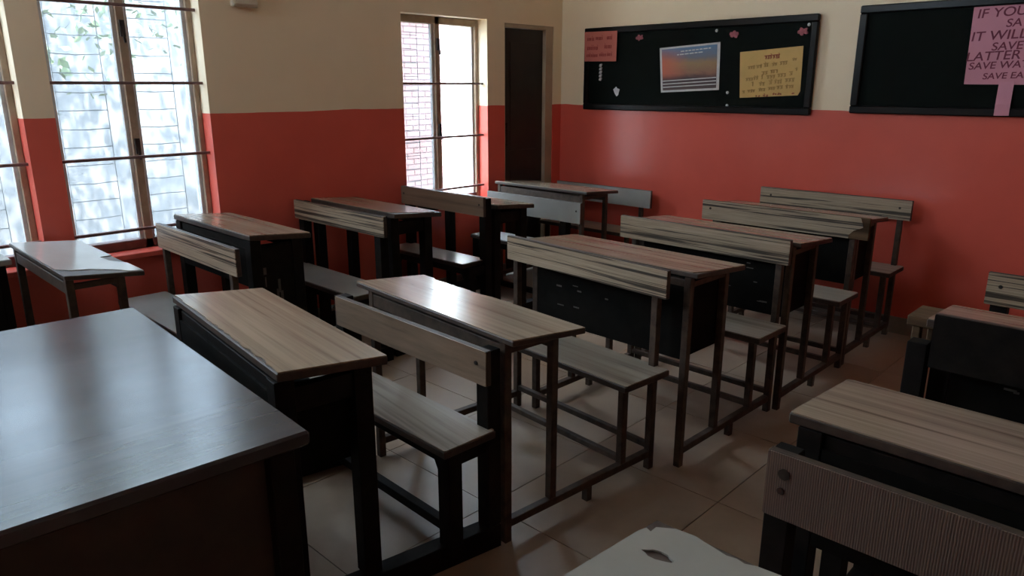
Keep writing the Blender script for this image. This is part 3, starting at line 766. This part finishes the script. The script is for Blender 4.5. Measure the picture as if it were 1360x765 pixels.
# pink paper flowers, pins
def flower(x, z, s, label):
    e = empty('paper_flower', (x, YB, z)); tag(e, label, 'paper flower')
    for k in range(5):
        a = 2 * math.pi * k / 5 + x
        cx, cz = math.cos(a) * s * .45, math.sin(a) * s * .16
        MB().prism([blob(cx, cz, s * .5, s * .33, rng, 8, a)], 0, .004 + .001 * k, lambda a_, b_, w_: Vector((a_, -w_, b_))).build('petal', 'pinkpaper', e)
flower(.770, 1.842, .036, 'pink paper flower on the board next to the red card')
flower(1.530, 1.831, .040, 'pink paper flower on the board between the landscape poster and the yellow card')
flower(2.002, 1.829, .042, 'pink paper flower on the board above the yellow card')
for x, z, lb in ((1.397, 1.862, 'small grey pin above the landscape poster'), (1.512, 1.452, 'small grey pin at the lower side of the landscape poster'), (1.516, 1.366, 'small grey pin low on the board frame'), (2.036, 1.868, 'small grey pin at the upper board corner')):
    p = MB(); yy = -.0165 if z > 1.37 else -.0165
    p.tube([(0, 0, 0), (0, -.004, 0), (0, -.005, 0)], [.011, .009, .004], 10)
    q = p.build('drawing_pin', 'paper'); q.location = (x, yy, z); tag(q, lb, 'pin')

# ------------------------------------------------------------------ outside the windows
gr = MB().box(-30, -WT, -25, 25, -.5, -.35).build('ground_outside', 'earth'); struct(gr)
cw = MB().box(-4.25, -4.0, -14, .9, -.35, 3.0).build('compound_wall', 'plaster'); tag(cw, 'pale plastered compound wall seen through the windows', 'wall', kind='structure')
ww = MB().box(-9, -5.2, 2.25, 12, -.35, 4.2).build('wall_outbuilding', 'dimmed_wash'); struct(ww)
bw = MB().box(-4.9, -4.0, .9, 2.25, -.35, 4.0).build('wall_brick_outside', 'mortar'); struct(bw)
# the bricks that show through the far window, one by one
BH, BL, J = .075, .225, .012
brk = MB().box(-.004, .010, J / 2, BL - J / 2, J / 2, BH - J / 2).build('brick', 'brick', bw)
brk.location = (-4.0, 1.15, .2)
first = True
for r_ in range(-1, 32):
    off = (r_ % 2) * BL / 2
    for k in range(0, 6):
        y0 = .95 + off + k * BL
        if y0 + BL > 2.25: continue
        if first: brk.location = (-4.0, y0, r_ * BH); first = False
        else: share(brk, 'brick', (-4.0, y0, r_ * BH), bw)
# a tree whose foliage dapples the wall
def tree(x, y, h, n, seed, rx, ry, rz, zc, low, label):
    rng = random.Random(seed)
    t = empty('tree', (x, y, -.35)); tag(t, label, 'tree', 'trees outside the windows')
    MB().tube([(0, 0, 0), (.06, .03, h * .35), (-.05, .08, h * .7), (0, .1, h)], [.13, .11, .085, .05], 9).build('trunk', 'bark', t, smooth=True)
    for k in range(5):
        a = rng.uniform(0, 6.28); l = rng.uniform(.8, 1.3)
        z0 = h * rng.uniform(.55, .85)
        MB().tube([(0, .08, z0), (math.cos(a) * l * .5 * rx, math.sin(a) * l * .5 * ry, z0 + .4), (math.cos(a) * l * rx * .9, math.sin(a) * l * ry * .8, z0 + .55)], [.05, .035, .015], 6).build('branch', 'bark', t, smooth=True)
    lv = MB()
    for c_ in range(n // 60):
        th, r0 = rng.uniform(0, 6.28), math.sqrt(rng.random())
        cx, cy, cz = r0 * math.cos(th) * rx, r0 * math.sin(th) * ry, zc + rng.uniform(-1, 1) * rz * math.sqrt(1 - .8 * r0 * r0)
        for i in range(60):
            p = Vector((cx + rng.gauss(0, .20), cy + rng.gauss(0, .20), cz + rng.gauss(0, .15)))
            d = Vector((rng.uniform(-1, 1), rng.uniform(-1, 1), rng.uniform(-.9, .3))).normalized(); s_ = d.cross(Vector((rng.uniform(-1, 1), rng.uniform(-1, 1), 1))).normalized()
            L_ = rng.uniform(.07, .12); k0 = len(lv.v)
            lv.v += [p, p + d * L_ * .5 + s_ * L_ * .28, p + d * L_, p + d * L_ * .5 - s_ * L_ * .28]; lv.f.append([k0, k0 + 1, k0 + 2, k0 + 3])
    for i in range(low):
        p = Vector((rng.uniform(-.7, .3), rng.uniform(-.3, 1.6), 2.25 + rng.gauss(0, .30))); p.z += .25 * abs(p.y - .1)
        d = Vector((rng.uniform(-1, 1), rng.uniform(-1, 1), rng.uniform(-1, .2))).normalized(); s_ = d.cross(Vector((rng.uniform(-1, 1), rng.uniform(-1, 1), 1))).normalized()
        L_ = rng.uniform(.06, .10); k0 = len(lv.v)
        lv.v += [p, p + d * L_ * .5 + s_ * L_ * .28, p + d * L_, p + d * L_ * .5 - s_ * L_ * .28]; lv.f.append([k0, k0 + 1, k0 + 2, k0 + 3])
    me = bpy.data.meshes.new('foliage'); me.from_pydata([tuple(v) for v in lv.v], [], lv.f); me.materials.append(M['leaf'])
    tag(link(bpy.data.objects.new('foliage', me), t), kind='stuff')
tree(-2.3, -3.3, 3.9, 3600, 3, 1.2, 1.7, .9, 4.3, 420, 'leafy tree shading the compound wall behind the big window')
